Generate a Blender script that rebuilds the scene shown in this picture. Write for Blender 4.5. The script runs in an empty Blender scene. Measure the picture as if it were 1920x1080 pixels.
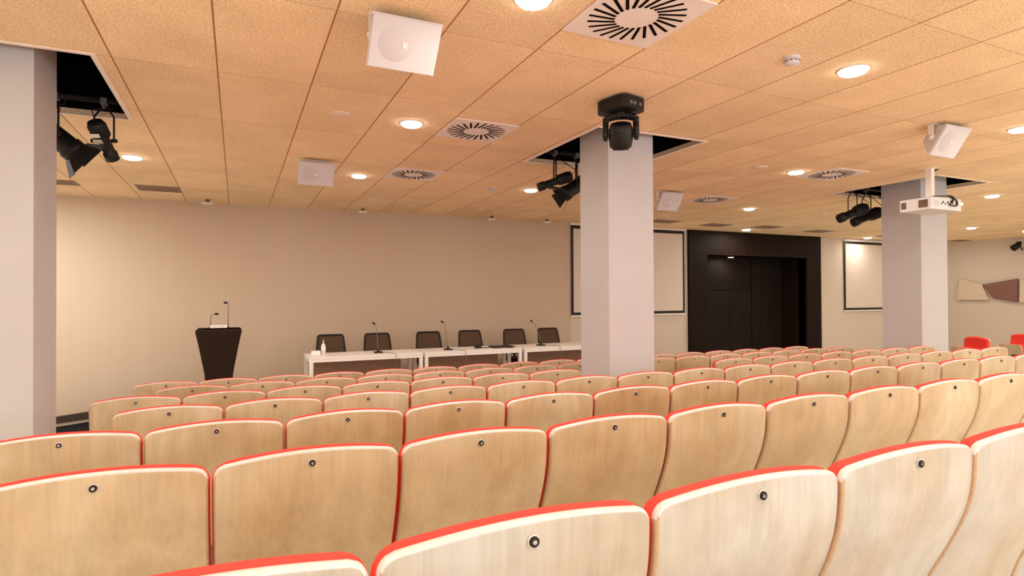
import bpy, bmesh, math, random
from mathutils import Vector, Matrix
random.seed(7)
C = bpy.context.scene.collection
PI = math.pi
CAMZ = 1.80                      # camera height over the floor of the front seat row
CEIL = CAMZ + 1.5306             # ceiling height

# ------------------------------------------------------------------ camera
cam_d = bpy.data.cameras.new('camera')
cam = bpy.data.objects.new('camera', cam_d); C.objects.link(cam)
cam_d.sensor_width = 36.0
cam_d.lens = 36.0 * 1106.3 / 1920.0
cam_d.shift_y = 7.04 / 1920.0
cam_d.clip_start = 0.05
cam.matrix_world = (Matrix.Translation((0, 0, CAMZ)) @ Matrix.Rotation(math.radians(-24.985), 4, 'Z')
                    @ Matrix.Rotation(math.radians(90 + 0.5448), 4, 'X') @ Matrix.Rotation(-0.0052, 4, 'Z'))
bpy.context.scene.camera = cam

# ------------------------------------------------------------------ view + world
vs = bpy.context.scene.view_settings
vs.view_transform = 'Standard'; vs.look = 'None'; vs.gamma = 1.0; vs.exposure = -0.2; vs.use_curve_mapping = False
world = bpy.data.worlds.new('world'); bpy.context.scene.world = world
world.use_nodes = True
world.node_tree.nodes['Background'].inputs[0].default_value = (0.80, 0.88, 1.0, 1)
world.node_tree.nodes['Background'].inputs[1].default_value = 1.0
bpy.context.scene.cycles.max_bounces = 10
bpy.context.scene.cycles.diffuse_bounces = 7
bpy.context.scene.cycles.sample_clamp_indirect = 6.0
bpy.context.scene.cycles.use_denoising = True

# daylight coming in through the rear windows (behind the camera)
DAY_W = 120.0
for i, wx in enumerate((-2.4, 1.6, 5.6, 9.6, 13.6)):
    ld = bpy.data.lights.new('window_daylight', 'AREA'); ld.shape = 'RECTANGLE'
    ld.size = 2.8; ld.size_y = 1.9; ld.energy = DAY_W; ld.color = (0.90, 0.93, 1.0)
    lo = bpy.data.objects.new('window_daylight', ld); C.objects.link(lo)
    lo.location = (wx, -3.6, 2.0); lo.rotation_euler = (math.radians(90 + 50), 0, 0)   # unseen lamp aimed upward to brighten the ceiling, sparing the nearest row
LAMP_W = 28.0
LAMP_COL = (1.0, 0.90, 0.79)

# ------------------------------------------------------------------ materials
def new_mat(name):
    m = bpy.data.materials.new(name); m.use_nodes = True
    nt = m.node_tree
    return m, nt, nt.nodes['Principled BSDF']
def N(nt, typ, **kw):
    n = nt.nodes.new(typ)
    for k, v in kw.items(): setattr(n, k, v)
    return n
def noise_col(nt, vec, scale, detail, c1, c2, lo=0.35, hi=0.65, rough=0.6):
    nz = N(nt, 'ShaderNodeTexNoise'); nz.inputs['Scale'].default_value = scale
    nz.inputs['Detail'].default_value = detail; nz.inputs['Roughness'].default_value = rough
    nt.links.new(vec, nz.inputs['Vector'])
    r = N(nt, 'ShaderNodeValToRGB')
    r.color_ramp.elements[0].position = lo; r.color_ramp.elements[1].position = hi
    r.color_ramp.elements[0].color = (*c1, 1); r.color_ramp.elements[1].color = (*c2, 1)
    nt.links.new(nz.outputs['Fac'], r.inputs['Fac'])
    return nz, r
def plain(name, col, rough=0.5, metal=0.0, var=0.06, scale=25.0, bump=0.0, spec=0.5):
    m, nt, b = new_mat(name)
    tc = N(nt, 'ShaderNodeTexCoord')
    c1 = tuple(max(0, x * (1 - var)) for x in col); c2 = tuple(min(1, x * (1 + var)) for x in col)
    nz, r = noise_col(nt, tc.outputs['Object'], scale, 3, c1, c2)
    nt.links.new(r.outputs['Color'], b.inputs['Base Color'])
    b.inputs['Roughness'].default_value = rough; b.inputs['Metallic'].default_value = metal
    b.inputs['Specular IOR Level'].default_value = spec
    if bump:
        bp = N(nt, 'ShaderNodeBump'); bp.inputs['Strength'].default_value = bump; bp.inputs['Distance'].default_value = 0.002
        nt.links.new(nz.outputs['Fac'], bp.inputs['Height']); nt.links.new(bp.outputs['Normal'], b.inputs['Normal'])
    return m
def emis(name, col, s):
    m, nt, b = new_mat(name)
    b.inputs['Base Color'].default_value = (*col, 1)
    b.inputs['Emission Color'].default_value = (*col, 1); b.inputs['Emission Strength'].default_value = s
    return m

M = {}
M['white'] = plain('white_paint', (0.78, 0.73, 0.70), 0.55, var=0.02, scale=3)
M['column'] = plain('column_paint', (0.50, 0.49, 0.495), 0.75, var=0.02, scale=2, bump=0.05, spec=0.2)
M['white_metal'] = plain('white_powder_coat', (0.82, 0.78, 0.74), 0.4, var=0.02)
M['white_plastic'] = plain('white_plastic', (0.62, 0.60, 0.61), 0.45, var=0.02)
M['speaker_grille'] = plain('speaker_mesh', (0.58, 0.56, 0.57), 0.7, var=0.05, scale=400)
M['speaker_cone'] = plain('speaker_mesh_over_cone', (0.545, 0.515, 0.515), 0.8, var=0.05, scale=400)
M['black'] = plain('black_plastic', (0.010, 0.009, 0.008), 0.5, var=0.2, spec=0.3)
M['black_metal'] = plain('black_metal', (0.014, 0.012, 0.011), 0.6, metal=0.0, var=0.2, spec=0.2)
M['void'] = plain('black_void_paint', (0.004, 0.004, 0.004), 0.95, var=0.1, spec=0.0)
M['steel'] = plain('brushed_steel', (0.55, 0.53, 0.5), 0.3, metal=1.0, var=0.08)
M['grey_steel'] = plain('grey_steel', (0.22, 0.21, 0.20), 0.4, metal=0.7, var=0.08)
M['red'] = plain('red_upholstery', (0.80, 0.060, 0.045), 0.85, var=0.05, scale=180, bump=0.3, spec=0.15)
M['red_chair'] = plain('crimson_upholstery', (0.62, 0.018, 0.022), 0.8, var=0.12, scale=60, bump=0.2, spec=0.2)
M['ply_edge_lit'] = plain('plywood_edge_lit', (0.60, 0.55, 0.52), 0.4, var=0.05, scale=90)
M['ply_edge_shaded'] = plain('plywood_edge_shaded', (0.46, 0.31, 0.19), 0.45, var=0.08, scale=60)
M['rim'] = plain('pale_rim', (0.88, 0.80, 0.72), 0.5, var=0.04)
M['slot'] = plain('dark_slot', (0.010, 0.007, 0.006), 0.9, var=0.1, spec=0.0)
M['brown_slot'] = plain('brown_slot', (0.13, 0.075, 0.045), 0.7, var=0.15)
M['vent_grey'] = plain('slot_vent_metal', (0.30, 0.21, 0.15), 0.6, var=0.1)
M['dark_wood'] = None
M['lectern'] = plain('lectern_laminate', (0.020, 0.010, 0.005), 0.6, var=0.15, scale=6, spec=0.12)
M['panel_brown'] = plain('modesty_panel', (0.27, 0.16, 0.095), 0.6, var=0.06, scale=12)
M['screen'] = plain('projection_fabric', (0.66, 0.58, 0.50), 0.9, var=0.015, scale=3, spec=0.1)
M['mauve_felt'] = plain('mauve_felt', (0.22, 0.115, 0.10), 0.95, var=0.06, scale=80, spec=0.05)
M['cream_felt'] = plain('cream_felt', (0.62, 0.52, 0.42), 0.95, var=0.04, scale=80, spec=0.05)
M['stage_carpet'] = plain('stage_carpet', (0.42, 0.35, 0.28), 0.98, var=0.25, scale=140, spec=0.05)
M['carpet'] = plain('carpet', (0.72, 0.68, 0.60), 0.98, var=0.25, scale=140, spec=0.05)
M['black_floor'] = plain('black_ramp_rubber', (0.008, 0.008, 0.009), 0.8, var=0.2, scale=40, spec=0.1)
M['skirting'] = plain('dark_skirting', (0.040, 0.022, 0.014), 0.5, var=0.1)
M['nosing'] = plain('aluminium_strip', (0.62, 0.55, 0.48), 0.4, metal=0.5, var=0.04)
M['chair_mesh'] = plain('chair_mesh', (0.095, 0.058, 0.036), 0.9, var=0.15, scale=300, spec=0.1)
M['label_ink'] = plain('grey_ink', (0.35, 0.32, 0.31), 0.7, var=0.03)
M['paper'] = plain('white_card', (0.85, 0.80, 0.78), 0.7, var=0.02)
M['bottle'] = plain('translucent_bottle', (0.80, 0.70, 0.62), 0.2, var=0.02)
M['light_wood'] = plain('light_wood', (0.62, 0.40, 0.22), 0.45, var=0.1, scale=8)
M['lamp_on'] = emis('lit_diffuser', (1.0, 0.92, 0.82), 22.0)
M['led'] = emis('lit_soffit_lamp', (1.0, 0.84, 0.66), 14.0)
M['glass_ring'] = plain('pale_glass_ring', (0.92, 0.88, 0.82), 0.1, var=0.02)

def wall_mat(name, col, streak=0.05):
    m, nt, b = new_mat(name)
    tc = N(nt, 'ShaderNodeTexCoord'); mp = N(nt, 'ShaderNodeMapping')
    mp.inputs['Scale'].default_value = (45, 45, 0.25)
    nt.links.new(tc.outputs['Object'], mp.inputs['Vector'])
    c1 = tuple(x * (1 - streak) for x in col); c2 = tuple(min(1, x * (1 + streak)) for x in col)
    nz, r = noise_col(nt, mp.outputs['Vector'], 1.6, 4, c1, c2)
    nt.links.new(r.outputs['Color'], b.inputs['Base Color'])
    b.inputs['Roughness'].default_value = 0.85; b.inputs['Specular IOR Level'].default_value = 0.15
    return m
M['wall'] = wall_mat('beige_wall_covering', (0.545, 0.435, 0.325), 0.02)
M['wall_plain'] = wall_mat('cream_wall_paint', (0.60, 0.53, 0.45), 0.012)

def wood_dark(name, col):
    m, nt, b = new_mat(name)
    tc = N(nt, 'ShaderNodeTexCoord'); mp = N(nt, 'ShaderNodeMapping')
    mp.inputs['Scale'].default_value = (14, 14, 1.0)
    nt.links.new(tc.outputs['Object'], mp.inputs['Vector'])
    nz, r = noise_col(nt, mp.outputs['Vector'], 1.4, 5, tuple(x * 0.8 for x in col), tuple(x * 1.25 for x in col))
    nt.links.new(r.outputs['Color'], b.inputs['Base Color'])
    b.inputs['Roughness'].default_value = 0.6; b.inputs['Specular IOR Level'].default_value = 0.10
    return m
M['dark_wood'] = wood_dark('dark_brown_laminate', (0.011, 0.0055, 0.0032))
M['door_wood'] = wood_dark('black_brown_door', (0.012, 0.008, 0.006))

def birch():
    m, nt, b = new_mat('birch_veneer')
    tc = N(nt, 'ShaderNodeTexCoord'); oi = N(nt, 'ShaderNodeObjectInfo')
    ad = N(nt, 'ShaderNodeVectorMath', operation='MULTIPLY_ADD')
    # shift the figure from seat to seat
    cmb = N(nt, 'ShaderNodeCombineXYZ'); mul = N(nt, 'ShaderNodeMath', operation='MULTIPLY'); mul.inputs[1].default_value = 37.0
    nt.links.new(oi.outputs['Random'], mul.inputs[0])
    nt.links.new(mul.outputs[0], cmb.inputs[0]); nt.links.new(mul.outputs[0], cmb.inputs[2])
    nt.links.new(tc.outputs['Object'], ad.inputs[0]); ad.inputs[1].default_value = (1, 1, 1)
    nt.links.new(cmb.outputs[0], ad.inputs[2])
    # fine vertical fibre
    mp = N(nt, 'ShaderNodeMapping'); mp.inputs['Scale'].default_value = (60, 60, 2.2)
    nt.links.new(ad.outputs[0], mp.inputs['Vector'])
    nz, fr = noise_col(nt, mp.outputs['Vector'], 1.5, 5, (0.90, 0.90, 0.90), (1.06, 1.06, 1.06), 0.3, 0.7)
    # cathedral figure: stretched, distorted waves
    mp2 = N(nt, 'ShaderNodeMapping'); mp2.inputs['Scale'].default_value = (3.2, 3.2, 0.85)
    nt.links.new(ad.outputs[0], mp2.inputs['Vector'])
    n2 = N(nt, 'ShaderNodeTexNoise'); n2.inputs['Scale'].default_value = 1.3; n2.inputs['Detail'].default_value = 2.0
    nt.links.new(mp2.outputs['Vector'], n2.inputs['Vector'])
    m8 = N(nt, 'ShaderNodeMath', operation='MULTIPLY'); m8.inputs[1].default_value = 34.0
    nt.links.new(n2.outputs['Fac'], m8.inputs[0])
    sn = N(nt, 'ShaderNodeMath', operation='SINE'); nt.links.new(m8.outputs[0], sn.inputs[0])
    mr = N(nt, 'ShaderNodeMapRange'); mr.inputs['From Min'].default_value = -1; mr.inputs['From Max'].default_value = 1
    mr.inputs['To Min'].default_value = 0.93; mr.inputs['To Max'].default_value = 1.03
    nt.links.new(sn.outputs[0], mr.inputs['Value'])
    # broad cloudy tone
    n3, cr = noise_col(nt, ad.outputs[0], 3.0, 3, (0.465, 0.335, 0.185), (0.57, 0.475, 0.325), 0.32, 0.66)
    mxa = N(nt, 'ShaderNodeMix', data_type='RGBA', blend_type='MULTIPLY'); mxa.inputs['Factor'].default_value = 1.0
    nt.links.new(cr.outputs['Color'], mxa.inputs['A']); nt.links.new(fr.outputs['Color'], mxa.inputs['B'])
    mxb = N(nt, 'ShaderNodeMix', data_type='RGBA', blend_type='MULTIPLY'); mxb.inputs['Factor'].default_value = 1.0
    nt.links.new(mxa.outputs['Result'], mxb.inputs['A']); nt.links.new(mr.outputs['Result'], mxb.inputs['B'])
    mxc = N(nt, 'ShaderNodeMix', data_type='RGBA', blend_type='MULTIPLY'); mxc.inputs['Factor'].default_value = 1.0
    nt.links.new(mxb.outputs['Result'], mxc.inputs['A']); nt.links.new(oi.outputs['Color'], mxc.inputs['B'])
    nt.links.new(mxc.outputs['Result'], b.inputs['Base Color'])
    b.inputs['Roughness'].default_value = 0.36; b.inputs['Specular IOR Level'].default_value = 0.5
    return m
M['birch'] = birch()

def ceiling_mat():
    m, nt, b = new_mat('wood_wool_ceiling_board')
    tc = N(nt, 'ShaderNodeTexCoord'); sep = N(nt, 'ShaderNodeSeparateXYZ')
    nt.links.new(tc.outputs['Object'], sep.inputs[0])
    def axis(out, off, pitch, half):
        a = N(nt, 'ShaderNodeMath', operation='SUBTRACT'); a.inputs[1].default_value = off
        nt.links.new(out, a.inputs[0])
        d = N(nt, 'ShaderNodeMath', operation='DIVIDE'); d.inputs[1].default_value = pitch
        nt.links.new(a.outputs[0], d.inputs[0])
        fl = N(nt, 'ShaderNodeMath', operation='FLOOR'); nt.links.new(d.outputs[0], fl.inputs[0])
        pp = N(nt, 'ShaderNodeMath', operation='PINGPONG'); pp.inputs[1].default_value = 0.5
        nt.links.new(d.outputs[0], pp.inputs[0])
        ss = N(nt, 'ShaderNodeMapRange'); ss.inputs['From Min'].default_value = half / pitch * 0.6; ss.inputs['From Max'].default_value = half / pitch * 1.3
        nt.links.new(pp.outputs[0], ss.inputs['Value'])
        return fl, ss
    fx, jx = axis(sep.outputs['X'], -0.717, 0.6, 0.0052)
    fy, jy = axis(sep.outputs['Y'], 3.22, 1.2, 0.0030)
    cell = N(nt, 'ShaderNodeCombineXYZ'); nt.links.new(fx.outputs[0], cell.inputs[0]); nt.links.new(fy.outputs[0], cell.inputs[1])
    wn = N(nt, 'ShaderNodeTexWhiteNoise', noise_dimensions='2D'); nt.links.new(cell.outputs[0], wn.inputs['Vector'])
    tint = N(nt, 'ShaderNodeMapRange'); tint.inputs['To Min'].default_value = 0.93; tint.inputs['To Max'].default_value = 1.05
    nt.links.new(wn.outputs['Value'], tint.inputs['Value'])
    nz, r1 = noise_col(nt, tc.outputs['Object'], 85, 6, (0.62, 0.42, 0.215), (0.97, 0.80, 0.55), 0.34, 0.60, 0.75)
    nz2, r2 = noise_col(nt, tc.outputs['Object'], 2.2, 3, (0.94, 0.93, 0.91), (1.04, 1.04, 1.05))
    mx = N(nt, 'ShaderNodeMix', data_type='RGBA', blend_type='MULTIPLY'); mx.inputs['Factor'].default_value = 1
    nt.links.new(r1.outputs['Color'], mx.inputs['A']); nt.links.new(r2.outputs['Color'], mx.inputs['B'])
    mt = N(nt, 'ShaderNodeMix', data_type='RGBA', blend_type='MULTIPLY'); mt.inputs['Factor'].default_value = 1
    nt.links.new(mx.outputs['Result'], mt.inputs['A']); nt.links.new(tint.outputs['Result'], mt.inputs['B'])
    j2 = N(nt, 'ShaderNodeMapRange'); j2.inputs['To Min'].default_value = 0.42; j2.inputs['To Max'].default_value = 1.0
    nt.links.new(jy.outputs['Result'], j2.inputs['Value'])
    mn = N(nt, 'ShaderNodeMath', operation='MULTIPLY'); nt.links.new(jx.outputs['Result'], mn.inputs[0]); nt.links.new(j2.outputs['Result'], mn.inputs[1])
    mj = N(nt, 'ShaderNodeMix', data_type='RGBA'); mj.inputs['A'].default_value = (0.36, 0.17, 0.075, 1)
    nt.links.new(mn.outputs[0], mj.inputs['Factor']); nt.links.new(mt.outputs['Result'], mj.inputs['B'])
    nt.links.new(mj.outputs['Result'], b.inputs['Base Color'])
    b.inputs['Roughness'].default_value = 0.9; b.inputs['Specular IOR Level'].default_value = 0.1
    bp = N(nt, 'ShaderNodeBump'); bp.inputs['Strength'].default_value = 0.35; bp.inputs['Distance'].default_value = 0.003
    nt.links.new(nz.outputs['Fac'], bp.inputs['Height']); nt.links.new(bp.outputs['Normal'], b.inputs['Normal'])
    return m
M['ceiling'] = ceiling_mat()

# ------------------------------------------------------------------ mesh helpers
def bx(bm, x0, x1, y0, y1, z0, z1, mi=0, mat=None):
    vs_ = [Vector((x, y, z)) for z in (z0, z1) for y in (y0, y1) for x in (x0, x1)]
    if mat is not None: vs_ = [mat @ v for v in vs_]
    v = [bm.verts.new(p) for p in vs_]
    for f in ((0, 2, 3, 1), (4, 5, 7, 6), (0, 1, 5, 4), (2, 6, 7, 3), (0, 4, 6, 2), (1, 3, 7, 5)):
        fc = bm.faces.new([v[i] for i in f]); fc.material_index = mi
def frame_of(d):
    d = d.normalized(); up = Vector((0, 0, 1)) if abs(d.z) < 0.95 else Vector((1, 0, 0))
    a = d.cross(up).normalized(); return a, a.cross(d).normalized()
def tube(bm, pts, r, seg=10, mi=0, caps=True, closed=False):
    pts = [Vector(p) for p in pts]; rings = []; n = len(pts)
    a = None
    for i, p in enumerate(pts):
        if closed: d = pts[(i + 1) % n] - pts[i - 1]
        else: d = pts[min(i + 1, n - 1)] - pts[max(i - 1, 0)]
        d.normalize()
        if a is None: a, b_ = frame_of(d)
        else:
            a = (a - d * a.dot(d)).normalized(); b_ = a.cross(d).normalized()
        rr = r[i] if isinstance(r, (list, tuple)) else r
        rings.append([bm.verts.new(p + (a * math.cos(t) + b_ * math.sin(t)) * rr) for t in [2 * PI * k / seg for k in range(seg)]])
    m_ = n if closed else n - 1
    for i in range(m_):
        q0, q1 = rings[i], rings[(i + 1) % n]
        for k in range(seg):
            f = bm.faces.new([q0[k], q0[(k + 1) % seg], q1[(k + 1) % seg], q1[k]]); f.material_index = mi; f.smooth = True
    if caps and not closed:
        for q in (rings[0], rings[-1]):
            try:
                f = bm.faces.new(q); f.material_index = mi
            except ValueError: pass
def lathe(bm, prof, seg=32, mi=0, mat=None, smooth=True):
    # prof: list of (radius, z)
    rings = []
    for r, z in prof:
        if r < 1e-6:
            p = Vector((0, 0, z)); rings.append([bm.verts.new(mat @ p if mat else p)])
        else:
            ring = []
            for k in range(seg):
                t = 2 * PI * k / seg; p = Vector((r * math.cos(t), r * math.sin(t), z))
                ring.append(bm.verts.new(mat @ p if mat else p))
            rings.append(ring)
    for q0, q1 in zip(rings, rings[1:]):
        for k in range(seg):
            k2 = (k + 1) % seg
            if len(q0) == 1 and len(q1) == 1: continue
            if len(q0) == 1: f = bm.faces.new([q0[0], q1[k], q1[k2]])
            elif len(q1) == 1: f = bm.faces.new([q0[k], q0[k2], q1[0]])
            else: f = bm.faces.new([q0[k], q0[k2], q1[k2], q1[k]])
            f.material_index = mi; f.smooth = smooth
def prism(bm, poly, a, b, axis='Y', mi=0, mat=None):
    # poly: list of 2D points; extruded between a and b along axis
    def P(p, t):
        v = {'Y': Vector((p[0], t, p[1])), 'X': Vector((t, p[0], p[1])), 'Z': Vector((p[0], p[1], t))}[axis]
        return mat @ v if mat else v
    r0 = [bm.verts.new(P(p, a)) for p in poly]; r1 = [bm.verts.new(P(p, b)) for p in poly]
    n = len(poly)
    for f in (bm.faces.new(r0), bm.faces.new(r1)): f.material_index = mi
    for k in range(n):
        f = bm.faces.new([r0[k], r0[(k + 1) % n], r1[(k + 1) % n], r1[k]]); f.material_index = mi
def rounded(w, h, r, seg=5, cx=0, cy=0):
    pts = []
    for sx, sy, a0 in ((1, 1, 0), (-1, 1, 90), (-1, -1, 180), (1, -1, 270)):
        for k in range(seg + 1):
            t = math.radians(a0 + 90 * k / seg)
            pts.append((cx + sx * (w / 2 - r) + r * math.cos(t), cy + sy * (h / 2 - r) + r * math.sin(t)))
    return pts
def bevel(bm, w=0.004, seg=2, angle=40):
    es = [e for e in bm.edges if len(e.link_faces) == 2 and e.calc_face_angle(0) > math.radians(angle)]
    if es: bmesh.ops.bevel(bm, geom=es, offset=w, segments=seg, affect='EDGES', profile=0.6)
def obj(name, bm, mats, parent=None, loc=None, smooth=False):
    bmesh.ops.recalc_face_normals(bm, faces=bm.faces)
    me = bpy.data.meshes.new(name); bm.to_mesh(me); bm.free()
    for m in (mats if isinstance(mats, (list, tuple)) else [mats]): me.materials.append(m)
    if smooth:
        for p in me.polygons: p.use_smooth = True
    o = bpy.data.objects.new(name, me); C.objects.link(o)
    if parent: o.parent = parent
    if loc: o.location = loc
    return o
def thing(name, label, cat, loc=(0, 0, 0), rotz=0, group=None):
    o = bpy.data.objects.new(name, None); C.objects.link(o)
    o.empty_display_size = 0.1
    o.location = loc; o.rotation_euler = (0, 0, rotz); o['label'] = label; o['category'] = cat
    if group: o['group'] = group
    return o
def tag(o, label, cat, group=None, kind=None):
    o['label'] = label; o['category'] = cat
    if group: o['group'] = group
    if kind: o['kind'] = kind
    return o
def struct(name, bm, m, label=None, cat=None):
    o = obj(name, bm, m); o['kind'] = 'structure'
    if label: o['label'] = label
    if cat: o['category'] = cat
    return o
def dup(root, loc, rotz=0, label=None, group=None):
    r = root.copy(); C.objects.link(r); r.location = loc; r.rotation_euler = (0, 0, rotz)
    if label: r['label'] = label
    if group: r['group'] = group
    for ch in list(root.children):
        c = ch.copy(); C.objects.link(c); c.parent = r
        for g in ch.children:
            d = g.copy(); C.objects.link(d); d.parent = c
    return r
def BM(): return bmesh.new()

# ------------------------------------------------------------------ room shell
XL, XR, YB, YF = -4.6, 18.95, 10.56, -3.3     # left wall, right wall, stage wall, rear wall
ROWDY, ROWDZ = 0.956, 0.0705
ROWY = {i: 0.925 + ROWDY * (i - 1) for i in range(1, 8)}
ROWZ = {i: ROWDZ * (7 - i) for i in range(1, 8)}
FRONT_Z = -0.07
STAGE_Z = 0.228

bm = BM()
ys = [YF - 0.2]
for i in range(1, 7): ys.append(ROWY[i] + 0.72)
ys.append(ROWY[7] + 0.75)
for i in range(1, 8): bx(bm, XL - .2, XR + .2, ys[i - 1], ys[i], -0.4, ROWZ[i])
bx(bm, XL - .2, XR + .2, ys[7], YB + 0.2, -0.4, FRONT_Z)
struct('floor', bm, M['carpet'], 'carpeted raked floor under the seat rows', 'floor')

HOLES = [(-2.03, -0.81, 4.42, 5.93), (2.93, 4.20, 4.45, 5.95), (8.08, 9.28, 4.50, 6.02)]
def slab(bm, x0, x1, y0, y1, z0, z1, holes):
    xs = sorted({x0, x1, *[h[0] for h in holes], *[h[1] for h in holes]})
    for a, b in zip(xs, xs[1:]):
        cut = [h for h in holes if h[0] <= a + 1e-6 and h[1] >= b - 1e-6]
        if cut:
            h = cut[0]
            bx(bm, a, b, y0, h[2], z0, z1); bx(bm, a, b, h[3], y1, z0, z1)
        else: bx(bm, a, b, y0, y1, z0, z1)
bm = BM()
slab(bm, XL - .2, XR + .2, YF - .2, YB + 0.2, CEIL, CEIL + 0.05, HOLES)
struct('ceiling', bm, M['ceiling'], 'wood-wool board ceiling in long joined panels', 'ceiling')
# black service voids above the openings and their pale rims
for n, (x0, x1, y0, y1) in enumerate(HOLES, 1):
    bm = BM(); t = 0.02; z0, z1 = CEIL + 0.0501, CEIL + 0.75
    bx(bm, x0 - t, x0, y0 - t, y1 + t, z0, z1); bx(bm, x1, x1 + t, y0 - t, y1 + t, z0, z1)
    bx(bm, x0, x1, y0 - t, y0, z0, z1); bx(bm, x0, x1, y1, y1 + t, z0, z1)
    bx(bm, x0 - t, x1 + t, y0 - t, y1 + t, z1, z1 + t)
    struct('trim_%d' % (n + 3), bm, M['void'])
    bm = BM(); w = 0.022; za, zb = CEIL - 0.006, CEIL + 0.05
    bx(bm, x0 - .012, x0 + w, y0 - .012, y1 + .012, za, CEIL - .0005); bx(bm, x1 - w, x1 + .012, y0 - .012, y1 + .012, za, CEIL - .0005)
    bx(bm, x0 + w, x1 - w, y0 - .012, y0 + w, za, CEIL - .0005); bx(bm, x0 + w, x1 - w, y1 - w, y1 + .012, za, CEIL - .0005)
    struct('trim_%d' % n, bm, M['rim'])

def wall_seg(bm, axis, p0, p1, a0, a1, z0, z1, opens):
    # boxes leaving rectangular openings (b0, b1, zb0, zb1) along the wall
    cuts = sorted({a0, a1, *[o[0] for o in opens], *[o[1] for o in opens]})
    for a, b in zip(cuts, cuts[1:]):
        o = [q for q in opens if q[0] <= a + 1e-6 and q[1] >= b - 1e-6]
        parts = [(z0, z1)] if not o else [(z0, o[0][2]), (o[0][3], z1)]
        for u, v in parts:
            if v - u < 1e-4: continue
            if axis == 'X': bx(bm, a, b, p0, p1, u, v)
            else: bx(bm, p0, p1, a, b, u, v)
PX0, PX1, PZ1 = 9.90, 13.23, CAMZ + 0.97      # recess opening of the dark portal
bm = BM(); wall_seg(bm, 'X', YB, YB + 0.2, XL - .2, 6.26, FRONT_Z, CEIL, [])
struct('wall_back', bm, M['wall'], 'textured beige wall behind the stage', 'wall')
bm = BM(); wall_seg(bm, 'X', YB, YB + 0.2, 6.26, XR + .2, FRONT_Z, CEIL, [(PX0, PX1, FRONT_Z, PZ1)])
struct('wall_back_right', bm, M['wall_plain'], 'cream wall around the dark portal', 'wall')
bm = BM(); bx(bm, XR, XR + .2, YF, YB, -.1, CEIL); struct('wall_right', bm, M['wall_plain'])
bm = BM(); bx(bm, XL - .2, XL, YF, YB, -.1, CEIL); struct('wall_left', bm, M['wall_plain'])
WIN = [(wx - 1.5, wx + 1.5, 1.15, 3.2) for wx in (-2.4, 1.6, 5.6, 9.6, 13.6)]
bm = BM(); wall_seg(bm, 'X', YF - .2, YF, XL - .2, XR + .2, -.1, CEIL, WIN)
struct('wall_rear', bm, M['wall_plain'])
for n, (a, b, z0, z1) in enumerate(WIN, 1):
    bm = BM(); t = 0.06
    bx(bm, a, a + t, YF - .15, YF - .05, z0, z1); bx(bm, b - t, b, YF - .15, YF - .05, z0, z1)
    bx(bm, a + t, b - t, YF - .15, YF - .05, z0, z0 + t); bx(bm, a + t, b - t, YF - .15, YF - .05, z1 - t, z1)
    bx(bm, (a + b) / 2 - .03, (a + b) / 2 + .03, YF - .15, YF - .05, z0 + t, z1 - t)
    struct('window_%d' % n, bm, M['white'])

# ------------------------------------------------------------------ dark portal with recessed doors
RY = 11.30
bm = BM()
fx0, fx1 = 9.36, 13.76
bx(bm, fx0, PX0, YB - 0.06, YB, FRONT_Z, CEIL - .001)
bx(bm, PX1, fx1, YB - 0.06, YB, FRONT_Z, CEIL - .001)
bx(bm, PX0, PX1, YB - 0.06, YB, PZ1, CEIL - .001)
bx(bm, PX0 - .02, PX0, YB, RY, FRONT_Z, PZ1); bx(bm, PX1, PX1 + .02, YB, RY, FRONT_Z, PZ1)   # reveals
bx(bm, PX0 - .02, PX1 + .02, YB, RY, PZ1, PZ1 + .02)
portal = obj('portal_surround', bm, M['dark_wood']); portal['kind'] = 'structure'
portal['label'] = 'dark brown panelled portal surround reaching the ceiling'; portal['category'] = 'doorway'
bm = BM(); bx(bm, PX0 - .02, PX1 + .02, RY, RY + .1, FRONT_Z, PZ1 + .02)
struct('wall_portal', bm, M['door_wood'])
bm = BM()
bx(bm, PX0 + .02, 11.36, RY - .035, RY - .001, FRONT_Z + .002, CAMZ + 0.15)
d1 = struct('door_1', bm, M['door_wood'], 'dark flush door in the portal recess, left leaf', 'door')
bm = BM(); bx(bm, PX0 + .02, 12.10, RY - .03, RY - .001, CAMZ + 0.165, CAMZ + 0.70)
struct('trim_7', bm, M['door_wood'])
bm = BM(); bx(bm, 11.38, 12.10, RY - .03, RY - .001, FRONT_Z + .002, CAMZ + 0.15)
struct('trim_8', bm, M['door_wood'])
bm = BM(); bx(bm, 12.13, 12.45, RY - .03, RY - .001, FRONT_Z + .002, PZ1 - .01)
struct('trim_9', bm, M['door_wood'])
bm = BM(); bx(bm, 12.47, PX1 - .01, RY - .02, RY - .001, FRONT_Z + .002, PZ1 - .01)
struct('door_2', bm, M['door_wood'], 'dark flush door in the portal recess, right leaf', 'door')

# ------------------------------------------------------------------ columns
def column(x0, x1, y0, y1, zb, label):
    bm = BM(); bx(bm, x0, x1, y0, y1, zb, CEIL + 0.7); bevel(bm, 0.006, 2)
    o = obj('column', bm, M['column']); tag(o, label, 'column', 'square white columns'); o['kind'] = 'structure'
    return o
column(-1.66, -1.14, 4.55, 5.06, 0.0, 'square off-white column at the left edge beside the black ceiling opening')
column(3.155, 3.675, 4.62, 5.12, 0.0, 'square off-white column in the middle of the room, below the moving-head light')
column(8.50, 9.10, 4.955, 5.50, 0.0, 'square off-white column on the right, behind the white projector')

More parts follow.
